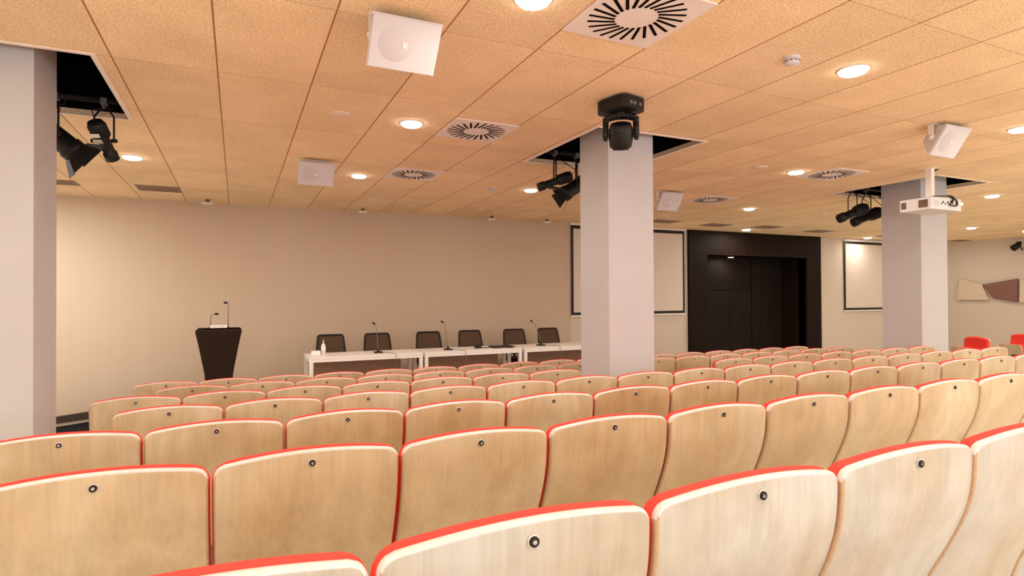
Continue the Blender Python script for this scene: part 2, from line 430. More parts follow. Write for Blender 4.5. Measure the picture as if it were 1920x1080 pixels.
# ------------------------------------------------------------------ stage, ramp, skirting
bm = BM()
bx(bm, -0.95, 9.0, 7.95, 9.45, FRONT_Z, STAGE_Z); bx(bm, 0.18, 9.0, 9.45, YB - .002, FRONT_Z, STAGE_Z)
st = thing('stage_platform', 'low dark stage platform carrying the lectern and white tables', 'stage', (0, 0, 0))
obj('deck', bm, M['stage_carpet'], st)
bm = BM(); bx(bm, -0.95, 9.0, 7.94, 7.949, STAGE_Z - .03, STAGE_Z - .001); obj('edge_strip', bm, M['nosing'], st)
bm = BM()
sl = 0.105
def rz(x): return CAMZ - 1.84 + (x + 2.373) * sl
xa, xb = -2.66, 0.175
prism(bm, [(xa, FRONT_Z + .001), (xb, FRONT_Z + .001), (xb, min(rz(xb), STAGE_Z)), (xa, max(rz(xa), FRONT_Z + .002))], 9.46, YB - .002, 'Y')
rp = thing('access_ramp', 'black ramp rising along the beige wall behind the left column', 'ramp', (0, 0, 0))
obj('ramp_surface', bm, M['black_floor'], rp)
bm = BM()
prism(bm, [(xa - .6, rz(xa) + .0), (xb, rz(xb)), (xb, rz(xb) + .147), (xa - .6, rz(xa - .6) + .147)], YB - .018, YB - .001, 'Y')
struct('baseboard_back', bm, M['skirting'], 'dark brown skirting sloping along the ramp', 'skirting')
bm = BM()
prism(bm, [(xa, rz(xa) + .001), (xb, rz(xb) + .001), (xb, rz(xb) + .013), (xa, rz(xa) + .013)], YB - .030, YB - .018, 'Y')
obj('edge_strip', bm, M['nosing'], rp)

# ------------------------------------------------------------------ auditorium seats
HW = 0.2685                # half width of the shell
TOP = 0.988               # top of the wooden shell at its middle (bolt at 0.95)
def prof(d):              # how far forward the shell lies at distance d below the top
    K = [(0, 0), (.08, .001), (.15, .010), (.19, .021), (.26, .046), (.33, .076), (.39, .105), (.46, .136), (.54, .165), (.60, .18)]
    for (a, b), (c, e) in zip(K, K[1:]):
        if d <= c: return b + (e - b) * (d - a) / (c - a)
    return K[-1][1]
def sprof(d):             # smoothed
    return sum(prof(max(0, d + o)) for o in (-.04, -.02, 0, .02, .04)) / 5
def back_layers(bm, layers, rc, bottom, nx=16, grow=0.0, mi_face=0, mi_rim=1):
    """layers: list of (thickness y, inset); first and last are filled faces."""
    H = TOP - bottom
    ds = [0, .004, .010, .018, .028, .042, .06, .09, .12, .16, .20, .24, .28, .32, .36, .40, .44, .48, .52]
    ds = [d for d in ds if d < H - .02] + [H - .02, H - .006, H]
    grids = []
    for (yy, ins) in layers:
        g = []
        hw = HW + grow - ins
        for d in ds:
            r = max(rc - ins, 0.004)
            if d < r: w = hw - (r - math.sqrt(max(0, r * r - (r - d) ** 2)))
            elif H - d < 0.02: w = hw - (0.02 - math.sqrt(max(0, 0.0004 - (0.02 - (H - d)) ** 2)))
            else: w = hw
            row = []
            for k in range(nx + 1):
                u = -1 + 2 * k / nx
                x = u * w
                arch = 0.027 * (x / HW) ** 2
                z = TOP + (grow if d < .1 else 0) - arch * max(0, 1 - d / H) - d - ins * (1 - 2 * d / H)
                y = sprof(d) + 0.016 * (x / HW) ** 2 + yy
                row.append(bm.verts.new((x, y, z)))
            g.append(row)
        grids.append(g)
    nr = len(ds)
    def fill(g):
        for i in range(nr - 1):
            for k in range(nx):
                f = bm.faces.new([g[i][k], g[i][k + 1], g[i + 1][k + 1], g[i + 1][k]]); f.material_index = mi_face; f.smooth = True
    fill(grids[0]); fill(grids[-1])
    def outline(g):
        return [g[0][k] for k in range(nx + 1)] + [g[i][nx] for i in range(1, nr)] + [g[nr - 1][k] for k in range(nx - 1, -1, -1)] + [g[i][0] for i in range(nr - 2, 0, -1)]
    outs = [outline(g) for g in grids]
    for a, b in zip(outs, outs[1:]):
        n = len(a)
        for k in range(n):
            f = bm.faces.new([a[k], a[(k + 1) % n], b[(k + 1) % n], b[k]]); f.material_index = mi_rim; f.smooth = True
    # remove the unused interior vertices of the middle layers
    loose = [v for v in bm.verts if not v.link_faces]
    bmesh.ops.delete(bm, geom=loose, context='VERTS')

def make_seat():
    t = thing('auditorium_seat', 'seat', 'auditorium seat', (0, 0, 0), 0, 'birch-backed red auditorium seats')
    bm = BM()
    back_layers(bm, [(0.0, 0.0065), (0.0030, 0.0022), (0.007, 0.0), (0.017, 0.0), (0.019, 0.002)], 0.030, 0.40)
    bmesh.ops.recalc_face_normals(bm, faces=bm.faces)
    for f in bm.faces:
        if f.material_index == 1 and (f.normal.z < 0.12 or f.calc_center_median().z < 0.90): f.material_index = 2  # rim pale facing up, tan at the sides: overhead light put into colour
    obj('backrest', bm, [M['birch'], M['ply_edge_lit'], M['ply_edge_shaded']], t)
    bm = BM()
    back_layers(bm, [(0.0195, 0.006), (0.026, -0.001), (0.038, -0.001), (0.050, 0.004), (0.058, 0.013), (0.062, 0.026)], 0.042, 0.47, grow=0.003, mi_rim=0)
    obj('back_cushion', bm, M['red'], t)
    bm = BM()      # socket-head bolt with a washer
    mt = Matrix.Translation((0, 0.0, 0.950)) @ Matrix.Rotation(PI / 2, 4, 'X')
    lathe(bm, [(0.0, 0.0005), (0.0125, 0.0005), (0.0125, 0.0015), (0.011, 0.0022), (0.0095, 0.0022)], 24, 0, mt)
    lathe(bm, [(0.0095, 0.001), (0.0095, 0.0055), (0.0080, 0.007), (0.0045, 0.007)], 20, 1, mt)
    lathe(bm, [(0.0045, 0.007), (0.0045, 0.0035), (0.0, 0.0035)], 6, 2, mt, smooth=False)
    obj('bolt', bm, [M['nosing'], M['black_metal'], M['steel']], t)
    # seat pan, tipped up
    bm = BM()
    mt = Matrix.Translation((0, 0.235, 0.43)) @ Matrix.Rotation(math.radians(-8), 4, 'X')
    pts = rounded(0.46, 0.40, 0.05, 5, 0, 0.20)
    prism(bm, pts, 0.0, 0.014, 'Y', 0, mt); bevel(bm, 0.003, 1)
    sp = obj('seat_pan', bm, M['birch'], t)
    bm = BM(); pts = rounded(0.45, 0.39, 0.05, 5, 0, 0.20)
    prism(bm, pts, -0.055, -0.0005, 'Y', 0, mt); bevel(bm, 0.014, 3)
    obj('seat_cushion', bm, M['red'], sp)
    # support post, foot and bracket
    bm = BM()
    bx(bm, -0.035, 0.035, 0.20, 0.26, 0.012, 0.42); bx(bm, -0.11, 0.11, 0.13, 0.33, 0.0, 0.012)
    bx(bm, -0.20, 0.20, 0.205, 0.245, 0.385, 0.42); bevel(bm, 0.004, 1)
    obj('pedestal', bm, M['grey_steel'], t)
    bm = BM()
    bx(bm, -0.2745, -0.2405, 0.235, 0.47, 0.645, 0.675); bx(bm, -0.272, -0.256, 0.23, 0.28, 0.40, 0.645); bevel(bm, 0.005, 2)
    bx(bm, -0.272, -0.20, 0.225, 0.27, 0.395, 0.415)
    obj('armrest', bm, M['black'], t)
    return t
ORD = ['', 'first', 'second', 'third', 'fourth', 'fifth', 'sixth', 'seventh', 'eighth', 'ninth', 'tenth', 'eleventh', 'twelfth', 'thirteenth', 'fourteenth', 'fifteenth', 'sixteenth', 'seventeenth']
DAYLIT = (0.83, 0.97, 1.34); DARK = (0.92, 0.80, 0.70); MID = (1.0, 1.0, 1.0); LITE = (1.05, 1.08, 1.14); TAN = (0.98, 0.94, 0.88)
ROWS = {1: range(1, 7), 2: range(0, 11), 3: range(0, 14), 4: range(0, 16),
        5: [k for k in range(17) if k not in (7, 8, 9)], 6: range(16), 7: range(17)}
TONE = {(3, 5): DARK, (4, 2): LITE, (3, 6): TAN, (3, 7): TAN, (4, 3): MID, (5, 3): LITE, (5, 4): LITE, (3, 3): TAN, (3, 2): TAN, (6, 9): TAN, (6, 10): TAN, (5, 12): TAN, (5, 13): TAN}
ROWNAME = {1: 'nearest row', 2: 'second row from the camera', 3: 'third row from the camera', 4: 'middle row, fourth from the camera',
           5: 'third row from the stage', 6: 'second row from the stage', 7: 'row nearest the stage'}
seat0 = make_seat()
def seat_label(i, k):
    ks = list(ROWS[i])
    if i == 5:
        if k < 7: return 'birch-backed red seat, third row from the stage, %s from its left end' % ORD[k + 1]
        return 'birch-backed red seat, third row from the stage, %s from its right end' % ORD[17 - k]
    if i in (1, 2, 3):
        nm = {1: 'row nearest the camera', 2: 'second row from the camera', 3: 'third row from the camera'}[i]
        return 'birch-backed red seat, %s, %s seen from the left' % (nm, ORD[ks.index(k) + 1])
    if i == 4 and k == 15: return 'birch-backed red seat, fourth row from the stage, last at its right end'
    nm = {4: 'fourth row from the stage', 6: 'second row from the stage', 7: 'row nearest the stage'}[i]
    n = len(ks)
    if k < n / 2: return 'birch-backed red seat, %s, %s from its left end' % (nm, ORD[k + 1])
    return 'birch-backed red seat, %s, %s from its right end' % (nm, ORD[n - k])
first = True
for i in (1, 2, 3, 4, 5, 6, 7):
    x0 = -0.630 if i % 2 else -0.344
    for k in ROWS[i]:
        loc = (x0 + 0.55 * k, ROWY[i], ROWZ[i])
        if first: s_ = seat0; s_.location = loc; s_['label'] = seat_label(i, k); first = False
        else: s_ = dup(seat0, loc, 0, seat_label(i, k))
        tone = TONE.get((i, k))
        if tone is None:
            if i == 1: tone = DAYLIT  # cool daylight sheen on the nearest row, put into its tint
            else:
                q = random.uniform(-1, 1); tone = (1 + .03 * q, 1 + .045 * q, 1 + .07 * q)
        for ch in s_.children:
            if ch.name.split('.')[0] == 'backrest': ch.color = (*tone, 1)

# ------------------------------------------------------------------ lectern
def lectern(x, y, label):
    t = thing('lectern', label, 'lectern', (x, y, STAGE_Z))
    bm = BM()
    K = [(1.165, .262, .20), (1.160, .272, .203), (1.145, .279, .205), (1.12, .277, .202), (1.05, .262, .195), (.955, .243, .18), (.85, .224, .168), (.745, .205, .158), (.66, .189, .148), (.575, .175, .14), (.425, .162, .135),
         (.34, .168, .135), (.20, .182, .145), (.08, .21, .165), (.0, .235, .19)]
    rings = []
    for z, hw, hd in K:
        rings.append([bm.verts.new((px, py, z)) for px, py in rounded(hw * 2, hd * 2, .025, 3)])
    for a, b in zip(rings, rings[1:]):
        for k in range(len(a)):
            f = bm.faces.new([a[k], a[(k + 1) % len(a)], b[(k + 1) % len(a)], b[k]]); f.smooth = True
    bm.faces.new(rings[0]); bm.faces.new(rings[-1])
    obj('body', bm, M['lectern'], t)
    bm = BM(); mt = Matrix.Translation((0, 0.02, 1.165)) @ Matrix.Rotation(math.radians(-4), 4, 'X')
    prism(bm, rounded(.50, .36, .03, 4), -.002, .010, 'Z', 0, mt); bevel(bm, .003, 1)
    obj('reading_top', bm, M['lectern'], t)
    return t
LX = -0.222
lectern(LX, 8.98, 'dark brown lectern narrowing to a waist, standing left of the white tables')
def gooseneck(name, label, pts, base, head_dir, cable=None, group=None, cat='microphone'):
    t = thing(name, label, cat, base, 0, group)
    bm = BM(); tube(bm, pts, 0.0052, 8); obj('gooseneck', bm, M['grey_steel'], t)
    bm = BM(); e = Vector(pts[-1]); d = Vector(head_dir).normalized()
    tube(bm, [e, e + d * .008, e + d * .04, e + d * .05], [.007, .014, .014, .006], 12); obj('capsule', bm, M['black'], t)
    bm = BM()
    if cat == 'microphone' and cable is not None:
        prism(bm, rounded(.12, .15, .02, 4), 0, .018, 'Z'); bevel(bm, .006, 2)
        tube(bm, [(0, 0, .018), (0, 0, .05)], [.022, .012], 14)
    else:
        tube(bm, [(0, 0, 0), (0, 0, .012)], [.02, .017], 14)
    obj('base', bm, M['black'], t)
    if cable:
        bm = BM(); tube(bm, cable, 0.0035, 6); obj('cable', bm, M['grey_steel'], t)
    return t
LZ = STAGE_Z + 1.176
gooseneck('lectern_microphone', 'short gooseneck microphone bent over at the left of the lectern top',
          [(0, 0, .01), (0, 0, .12), (.006, 0, .165), (.025, 0, .185), (.05, 0, .190)], (LX - .105, 9.0, LZ), (1, 0, 0))
gooseneck('lectern_microphone', 'tall straight gooseneck microphone at the right of the lectern top',
          [(0, 0, .01), (.003, 0, .20), (.004, 0, .325), (-.004, 0, .34)], (LX + .108, 9.0, LZ), (-1, 0, .15))
bm = BM(); bx(bm, -.10, .10, -.004, .004, 0, .042); bx(bm, -.10, .10, -.004, .035, 0, .004)
bx(bm, -.075, -.02, -.0046, -.004, .018, .026, 1); bx(bm, -.01, .075, -.0046, -.004, .018, .026, 1)
t_ = obj('name_card', bm, [M['paper'], M['label_ink']], loc=(LX + .0, 8.80, LZ + .004)); tag(t_, 'white name card standing on the front edge of the lectern', 'name card')

# ------------------------------------------------------------------ stage tables
TZ = CAMZ - 0.832          # table top height
TY0, TY1 = 8.70, 9.40
def make_table(label):
    t = thing('conference_table', label, 'table', (0, 0, STAGE_Z), 0, 'white tables on the stage')
    L, D, H = 1.645, TY1 - TY0, TZ - STAGE_Z
    bm = BM(); bx(bm, 0, L, 0, D, H - .028, H); bevel(bm, .002, 1); obj('tabletop', bm, M['white_metal'], t)
    bm = BM(); w = .05
    bx(bm, .004, L - .004, .004, .004 + .03, H - .072, H - .0285); bx(bm, .004, L - .004, D - .034, D - .004, H - .072, H - .0285)
    bx(bm, .004, .034, .034, D - .034, H - .072, H - .0285); bx(bm, L - .034, L - .004, .034, D - .034, H - .072, H - .0285)
    obj('apron', bm, M['white_metal'], t)
    for (x, y) in ((.003, .003), (L - .003 - w, .003), (.003, D - .003 - w), (L - .003 - w, D - .003 - w)):
        bm = BM(); bx(bm, x, x + w, y, y + w, 0, H - .0725 if 0 else H - .0285); bevel(bm, .003, 1); obj('leg', bm, M['white_metal'], t)
    bm = BM(); bx(bm, .12, L - .22, D - .20, D - .185, .15, H - .03); obj('modesty_panel', bm, M['panel_brown'], t)
    return t
tx = [0.915, 2.590, 4.275]
tl = ['white stage table nearest the lectern, with the sanitiser bottle', 'white stage table in the middle, with the laptop at its right end', 'white stage table meeting the middle column']
tb0 = make_table(tl[0]); tb0.location = (tx[0], TY0, STAGE_Z)
for k in (1, 2): dup(tb0, (tx[k], TY0, STAGE_Z), 0, tl[k])

# table microphones
def tmic(x, y, dx, h, label):
    pts = [(0, 0, .03), (-.004, 0, .10), (dx * .25, 0, h * .45), (dx * .62, 0, h * .8), (dx * .85, 0, h * .95), (dx * 1.05, 0, h)]
    cab = [(.05, -.05, .008), (.11, -.09, .005), (.17, -.16, .006), (.19, -(y - TY0) + .015, .006), (.195, -(y - TY0) - .008, .0), (.20, -(y - TY0) - .012, -.08), (.225, -(y - TY0) - .012, -.35), (.235, -(y - TY0) - .012, -.68)]
    gooseneck('table_microphone', label, pts, (x, y, TZ), (-.8, 0, .55), cab, 'gooseneck microphones on the white tables')
tmic(1.945, 9.00, -.045, .435, 'gooseneck microphone on the first white table, in front of the second chair')
tmic(3.050, 8.98, -.07, .435, 'gooseneck microphone on the middle white table, between two chairs')
tmic(4.745, 9.02, -.15, .41, 'gooseneck microphone leaning left on the white table beside the middle column')
# box, bottle
bm = BM(); bx(bm, -.062, .062, -.05, .05, 0, .055); bevel(bm, .003, 1)
tag(obj('tissue_box', bm, M['paper'], loc=(1.055, 9.16, TZ)), 'small white box on the left end of the first white table', 'box')
t = thing('sanitiser_bottle', 'pump bottle of hand sanitiser beside the small white box', 'bottle', (1.165, 9.16, TZ))
bm = BM(); lathe(bm, [(0, 0), (.030, 0), (.032, .006), (.032, .12), (.026, .145), (.012, .158), (.012, .165), (0, .165)], 20); obj('bottle_body', bm, M['bottle'], t)
bm = BM(); lathe(bm, [(.0325, .03), (.0328, .03), (.0328, .105), (.0325, .105)], 20); obj('bottle_label', bm, M['paper'], t)
bm = BM(); lathe(bm, [(0, .165), (.013, .165), (.013, .185), (.005, .187), (.005, .205), (0, .205)], 14); bx(bm, -.008, .008, -.035, .01, .203, .214); obj('pump', bm, M['white_plastic'], t)
# laptop and cables
t = thing('laptop', 'closed black laptop lying on the right end of the middle white table', 'laptop', (3.98, 9.00, TZ))
bm = BM(); bx(bm, -.17, .17, -.12, .12, .004, .018); bevel(bm, .004, 2); obj('laptop_base', bm, M['black'], t)
bm = BM(); bx(bm, -.17, .17, -.12, .12, .0185, .026); bevel(bm, .003, 1); obj('lid', bm, M['black'], t)
bm = BM(); tube(bm, [(-.17, 0, .012), (-.24, -.02, .010), (-.30, .03, .008), (-.345, 0, .006)], .006, 8); obj('cord', bm, M['black'], t)
bm = BM(); tube(bm, [(.12, .02, .031), (.2, .0, .02), (.25, -.03, .006), (.17, -.14, .005), (.05, -.16, .005)], .005, 8); obj('cord', bm, M['black'], t)
bm = BM(); bx(bm, -.05, .05, -.035, .035, 0, .035); bx(bm, -.02, .02, -.02, .02, .035, .06); bevel(bm, .006, 2)
tag(obj('power_adapter', bm, M['black'], loc=(3.58, 9.02, TZ)), 'small black power adapter left of the laptop', 'power adapter')

# ------------------------------------------------------------------ office chairs behind the tables
def make_chair(label):
    t = thing('office_chair', label, 'office chair', (0, 0, 0), 0, 'black mesh chairs behind the stage tables')
    # chair faces the room (-Y): backrest at +Y
    def bp(u, v):   # backrest surface
        w = 0.222 - 0.030 * v * v
        return Vector((u * w, 0.20 + 0.10 * v + 0.02 * (1 - u * u) , 0.56 + 0.42 * v))
    bm = BM(); nu, nv = 10, 8
    gs = [[[bm.verts.new(bp(-0.97 + 1.94 * a / nu, 0.02 + .95 * b / nv) + Vector((0, dy, 0))) for a in range(nu + 1)] for b in range(nv + 1)] for dy in (-.004, .004)]
    for g in gs:
        for b in range(nv):
            for a in range(nu): bm.faces.new([g[b][a], g[b][a + 1], g[b + 1][a + 1], g[b + 1][a]])
    A_, B_ = gs
    for b in range(nv):
        for a in (0, nu): bm.faces.new([A_[b][a], A_[b + 1][a], B_[b + 1][a], B_[b][a]])
    for a in range(nu):
        for b in (0, nv): bm.faces.new([A_[b][a], A_[b][a + 1], B_[b][a + 1], B_[b][a]])
    obj('back_mesh', bm, M['chair_mesh'], t)
    loop = []
    def cornered(u, v): return bp(u, v)
    for k in range(9): loop.append(bp(-1, k / 9))
    for k in range(5):
        a = PI / 2 * k / 4; loop.append(bp(-1 + .14 * (1 - math.cos(a)), .90 + .10 * math.sin(a)))
    for k in range(1, 8): loop.append(bp(-.86 + 1.72 * k / 8, 1))
    for k in range(5):
        a = PI / 2 * (1 - k / 4); loop.append(bp(1 - .14 * (1 - math.cos(a)), .90 + .10 * math.sin(a)))
    for k in range(8, -1, -1): loop.append(bp(1, k / 9))
    for k in range(1, 8): loop.append(bp(1 - 2 * k / 8, 0))
    bm = BM(); tube(bm, loop, 0.0165, 8, closed=True); obj('back_frame', bm, M['black'], t)
    bm = BM(); prism(bm, rounded(.47, .46, .08, 5), .44, .50, 'Z'); bevel(bm, .02, 3); obj('seat', bm, M['black'], t)
    bm = BM(); tube(bm, [(0, .18, .46), (0, .26, .46), (0, .27, .58)], .02, 8); obj('back_bracket', bm, M['black_metal'], t)
    for s in (-1, 1):
        bm = BM(); tube(bm, [(s * .22, .02, .46), (s * .265, .02, .50), (s * .265, .02, .66)], .013, 8); bx(bm, s * .265 - .035, s * .265 + .035, -.12, .13, .655, .68); bevel(bm, .004, 1)
        obj('armrest', bm, M['black'], t)
    bm = BM(); tube(bm, [(0, 0, .09), (0, 0, .44)], .025, 12); tube(bm, [(0, 0, .08), (0, 0, .13)], .045, 12); obj('gas_lift', bm, M['black_metal'], t)
    bm = BM()
    for k in range(5):
        a = 2 * PI * k / 5 + .3; c, s = math.cos(a), math.sin(a)
        tube(bm, [(c * .03, s * .03, .10), (c * .28, s * .28, .072)], [.024, .014], 8)
    obj('star_base', bm, M['black_metal'], t)
    for k in range(5):
        a = 2 * PI * k / 5 + .3; c, s = math.cos(a), math.sin(a)
        bm = BM(); tube(bm, [(c * .28 - s * .02, s * .28 + c * .02, .03), (c * .28 + s * .02, s * .28 - c * .02, .03)], .03, 12); obj('caster', bm, M['black'], t)
    return t
cx = [(1.36, 9.46, 'first from the left, behind the sanitiser bottle'), (2.10, 9.46, 'behind the first table microphone'),
      (2.98, 9.46, 'third from the left'), (3.745, 9.46, 'fourth from the left, just left of the laptop'), (4.60, 9.46, 'fifth from the left, behind the laptop'), (5.315, 9.46, 'nearest the middle column')]
ch0 = None
for k, (x, y, lb) in enumerate(cx):
    lab = 'black mesh office chair, ' + lb
    if ch0 is None: ch0 = make_chair(lab); ch0.location = (x, y + .07, STAGE_Z)
    else: dup(ch0, (x, y + .07, STAGE_Z), random.uniform(-.03, .03), lab)

# ------------------------------------------------------------------ projection screens
def screen(x0, x1, z0, z1, label):
    t = thing('projection_screen', label, 'projection screen', ((x0 + x1) / 2, YB - .03, z0), 0, 'projection screens on the stage wall')
    w, h = x1 - x0, z1 - z0
    bm = BM(); bx(bm, -w / 2, w / 2, 0, .004, .012, h); obj('black_border', bm, M['black'], t)
    bm = BM(); bx(bm, -w / 2 + .055, w / 2 - .055, -.003, -.0005, .07, h - .07); obj('screen_surface', bm, M['screen'], t)
    bm = BM(); bx(bm, -w / 2 - .01, w / 2 + .01, -.012, .012, -.022, .011); bevel(bm, .004, 2); obj('bottom_batten', bm, M['white_metal'], t)
    bm = BM(); bx(bm, -w / 2 - .02, w / 2 + .02, -.03, .028, h + .001, min(h + .05, CEIL - z0 - .002)); obj('housing', bm, M['white_metal'], t)
screen(6.26, 9.25, CAMZ - .39, CAMZ + 1.49, 'pull-down projection screen with black border behind the middle column')
screen(14.70, 17.70, CAMZ - .40, CAMZ + 1.46, 'pull-down projection screen with black border behind the right column')

# ------------------------------------------------------------------ ceiling fittings
def downlight(x, y, label, watt=None, r=0.088, col=None):
    t = thing('ceiling_downlight', label, 'downlight', (x, y, CEIL), 0, 'round ceiling downlights')
    bm = BM(); lathe(bm, [(r, 0), (r + .014, -.001), (r + .013, -.006), (r, -.008), (r, -.001)], 36); obj('trim_ring', bm, M['white_metal'], t)
    bm = BM(); lathe(bm, [(r, -.002), (r * .97, -.018), (r * .85, -.026), (r * .5, -.031), (0, -.033)], 32); obj('diffuser', bm, M['lamp_on'], t)
    ld = bpy.data.lights.new('downlight_lamp', 'AREA'); ld.shape = 'DISK'; ld.size = r * 1.9; ld.energy = LAMP_W if watt is None else watt; ld.color = col or LAMP_COL
    lo = bpy.data.objects.new('downlight_lamp', ld); C.objects.link(lo); lo.parent = t; lo.location = (0, 0, -.040)
    return t
DL = [(1.376, 2.677, 'lit round downlight cut by the top edge of the picture'),
      (1.385, 5.04, 'lit round downlight left of the middle square air diffuser'),
      (1.379, 7.46, 'lit round downlight between the left small speaker and a square diffuser'),
      (-1.02, 7.45, 'lit round downlight right of the spotlights at the left opening'),
      (3.794, 7.49, 'lit round downlight left of the middle column spotlights'),
      (3.789, 2.633, 'large lit round downlight right of the smoke detector'),
      (6.25, 5.10, 'lit round downlight left of the partly seen square diffuser near the projector'),
      (8.114, 7.58, 'lit round downlight between middle and right columns, above the dark portal'),
      (10.61, 10.0, 'lit round downlight just above the top edge of the dark portal'),
      (15.11, 10.15, 'lit round downlight above the right projection screen'),
      (10.566, 5.11, 'lit round downlight right of the right column, nearer one'),
      (15.15, 7.74, 'lit round downlight right of the right column, farther one'),
      (6.55, 2.93, 'lit round downlight cut by the right edge of the picture')]
for x, y, lb in DL: downlight(x, y, lb, 13 if x > 15 else None)
for x, y in ((-1.02, 2.65), (-1.02, .25), (1.38, .25), (3.79, .25), (6.2, .25), (8.9, 2.65), (11.4, 2.65), (8.9, .25), (11.4, .25), (1.38, -2.1), (3.79, -2.1), (6.2, -2.1), (-1.02, -2.1),
             (13.6, 5.1), (16.6, 5.1), (14.5, 2.65), (17.2, 7.6), (17.4, 9.6), (-3.4, 5.05), (-3.4, 7.45), (-3.4, 2.65), (12.6, 8.0)):
    downlight(x, y, 'round ceiling downlight outside the view', 15 if x > 16 else None)
# wall washer near the left end of the stage wall (hidden behind the left column)
downlight(-3.0, 8.9, 'round ceiling downlight outside the view', 95, col=(0.94, .97, 1.0))
# soffit lamp in the portal
t = thing('soffit_light', 'small lit lamp in the soffit of the dark portal', 'downlight', (11.12, 10.98, PZ1))
bm = BM(); lathe(bm, [(.075, 0), (.086, -.001), (.085, -.006), (.075, -.007)], 28); obj('trim_ring', bm, M['grey_steel'], t)
bm = BM(); lathe(bm, [(.075, -.002), (.055, -.012), (0, -.016)], 28); obj('diffuser', bm, M['led'], t)
ld = bpy.data.lights.new('soffit_lamp', 'AREA'); ld.shape = 'DISK'; ld.size = .12; ld.energy = 9; ld.color = LAMP_COL
lo = bpy.data.objects.new('soffit_lamp', ld); C.objects.link(lo); lo.parent = t; lo.location = (0, 0, -.022)

# square swirl diffusers
def make_diffuser(label):
    t = thing('air_diffuser', label, 'air diffuser', (0, 0, CEIL), 0, 'square swirl air diffusers')
    bm = BM(); bx(bm, -.297, .297, -.297, .297, -.008, .0); bevel(bm, .003, 1); obj('face_plate', bm, M['white'], t)
    bm = BM(); n = 24
    for k in range(n):
        a = 2 * PI * k / n
        r0 = 0.118; r1 = 0.272
        R_ = Matrix.Rotation(a, 4, 'Z') @ Matrix.Translation((r0, 0, 0)) @ Matrix.Rotation(math.radians(24), 4, 'Z')
        bx(bm, 0, r1 - r0, -.0092, .0092, -.0095, -.0078, 0, R_)
    obj('slots', bm, M['slot'], t)
    return t
DF = [(1.98, 2.62, 'large white square swirl diffuser at the top of the picture'), (1.99, 5.03, 'white square swirl diffuser beside the second downlight'),
      (1.98, 7.12, 'smaller-looking white square swirl diffuser, third from the camera'), (6.79, 5.02, 'white square swirl diffuser seen edge-on left of the projector'),
      (6.79, 7.12, 'faraway square swirl diffuser right of the small speaker behind the middle column')]
df0 = make_diffuser(DF[0][2]); df0.location = (DF[0][0], DF[0][1], CEIL)
for x, y, lb in DF[1:]: dup(df0, (x, y, CEIL), 0, lb)

# rectangular return grilles near the stage wall
def slot_vent(x0, x1, y0, y1, label):
    t = thing('return_grille', label, 'air vent', ((x0 + x1) / 2, (y0 + y1) / 2, CEIL), 0, 'rectangular return air grilles')
    w, d = (x1 - x0) / 2, (y1 - y0) / 2
    bm = BM(); bx(bm, -w, w, -d, -d + .02, -.008, 0); bx(bm, -w, w, d - .02, d, -.008, 0); bx(bm, -w, -w + .02, -d + .02, d - .02, -.008, 0); bx(bm, w - .02, w, -d + .02, d - .02, -.008, 0)
    obj('grille_frame', bm, M['vent_grey'], t)
    bm = BM(); bx(bm, -w + .02, w - .02, -d + .02, d - .02, -.003, -.0005)
    obj('grille_back', bm, M['brown_slot'], t)
    bm = BM(); n = int((2 * d - .05) / .028)
    for k in range(n):
        yy = -d + .034 + k * .028; bx(bm, -w + .02, w - .02, yy - .004, yy + .004, -.007, -.003)
    obj('grille_blades', bm, M['vent_grey'], t)
slot_vent(-1.24, -0.72, 9.22, 9.66, 'rectangular return grille above the left end of the stage wall')
slot_vent(-2.30, -1.90, 9.24, 9.60, 'rectangular return grille beside the left column')
slot_vent(7.55, 8.15, 9.35, 9.75, 'rectangular grille on the ceiling above the screen by the middle column')
slot_vent(9.0, 9.6, 9.40, 9.80, 'rectangular grille on the ceiling above the left corner of the portal')
slot_vent(10.35, 10.95, 9.25, 9.65, 'rectangular grille on the ceiling above the middle of the portal')
slot_vent(12.2, 12.8, 9.40, 9.80, 'rectangular grille on the ceiling above the right of the portal')
slot_vent(14.9, 15.5, 9.45, 9.85, 'rectangular grille on the ceiling beside the lamp over the right screen')
slot_vent(18.1, 18.7, 9.5, 9.9, 'rectangular grille on the ceiling right of the right column')

# blank round covers
def cover(x, y, r, label, m='cover'):
    bm = BM(); lathe(bm, [(r, 0), (r, -.004), (r * .93, -.008), (0, -.009)], 32)
    tag(obj('ceiling_cover', bm, M['cover_beige'], loc=(x, y, CEIL)), label, 'ceiling cover', 'round blank ceiling covers')
M['cover_beige'] = plain('beige_cover', (0.78, 0.66, 0.54), 0.6, var=0.02)
cover(.78, 5.03, .085, 'round beige ceiling cover left of the brightest middle downlight')
cover(5.62, 5.08, .085, 'round beige ceiling cover between the middle column and a downlight')
cover(1.91, 9.14, .07, 'small round ceiling cover near the wall, first from the left')
cover(2.63, 9.50, .07, 'small round ceiling cover near the wall, second from the left')
cover(3.21, 10.2, .07, 'small round ceiling cover closest to the stage wall')
cover(3.83, 9.46, .07, 'small round ceiling cover near the wall, left of the ring lamps by the screen')
cover(5.07, 9.58, .07, 'small round ceiling cover near the wall, just left of the middle column')
cover(10.01, 7.57, .08, 'round beige ceiling cover left of the right column spotlights')

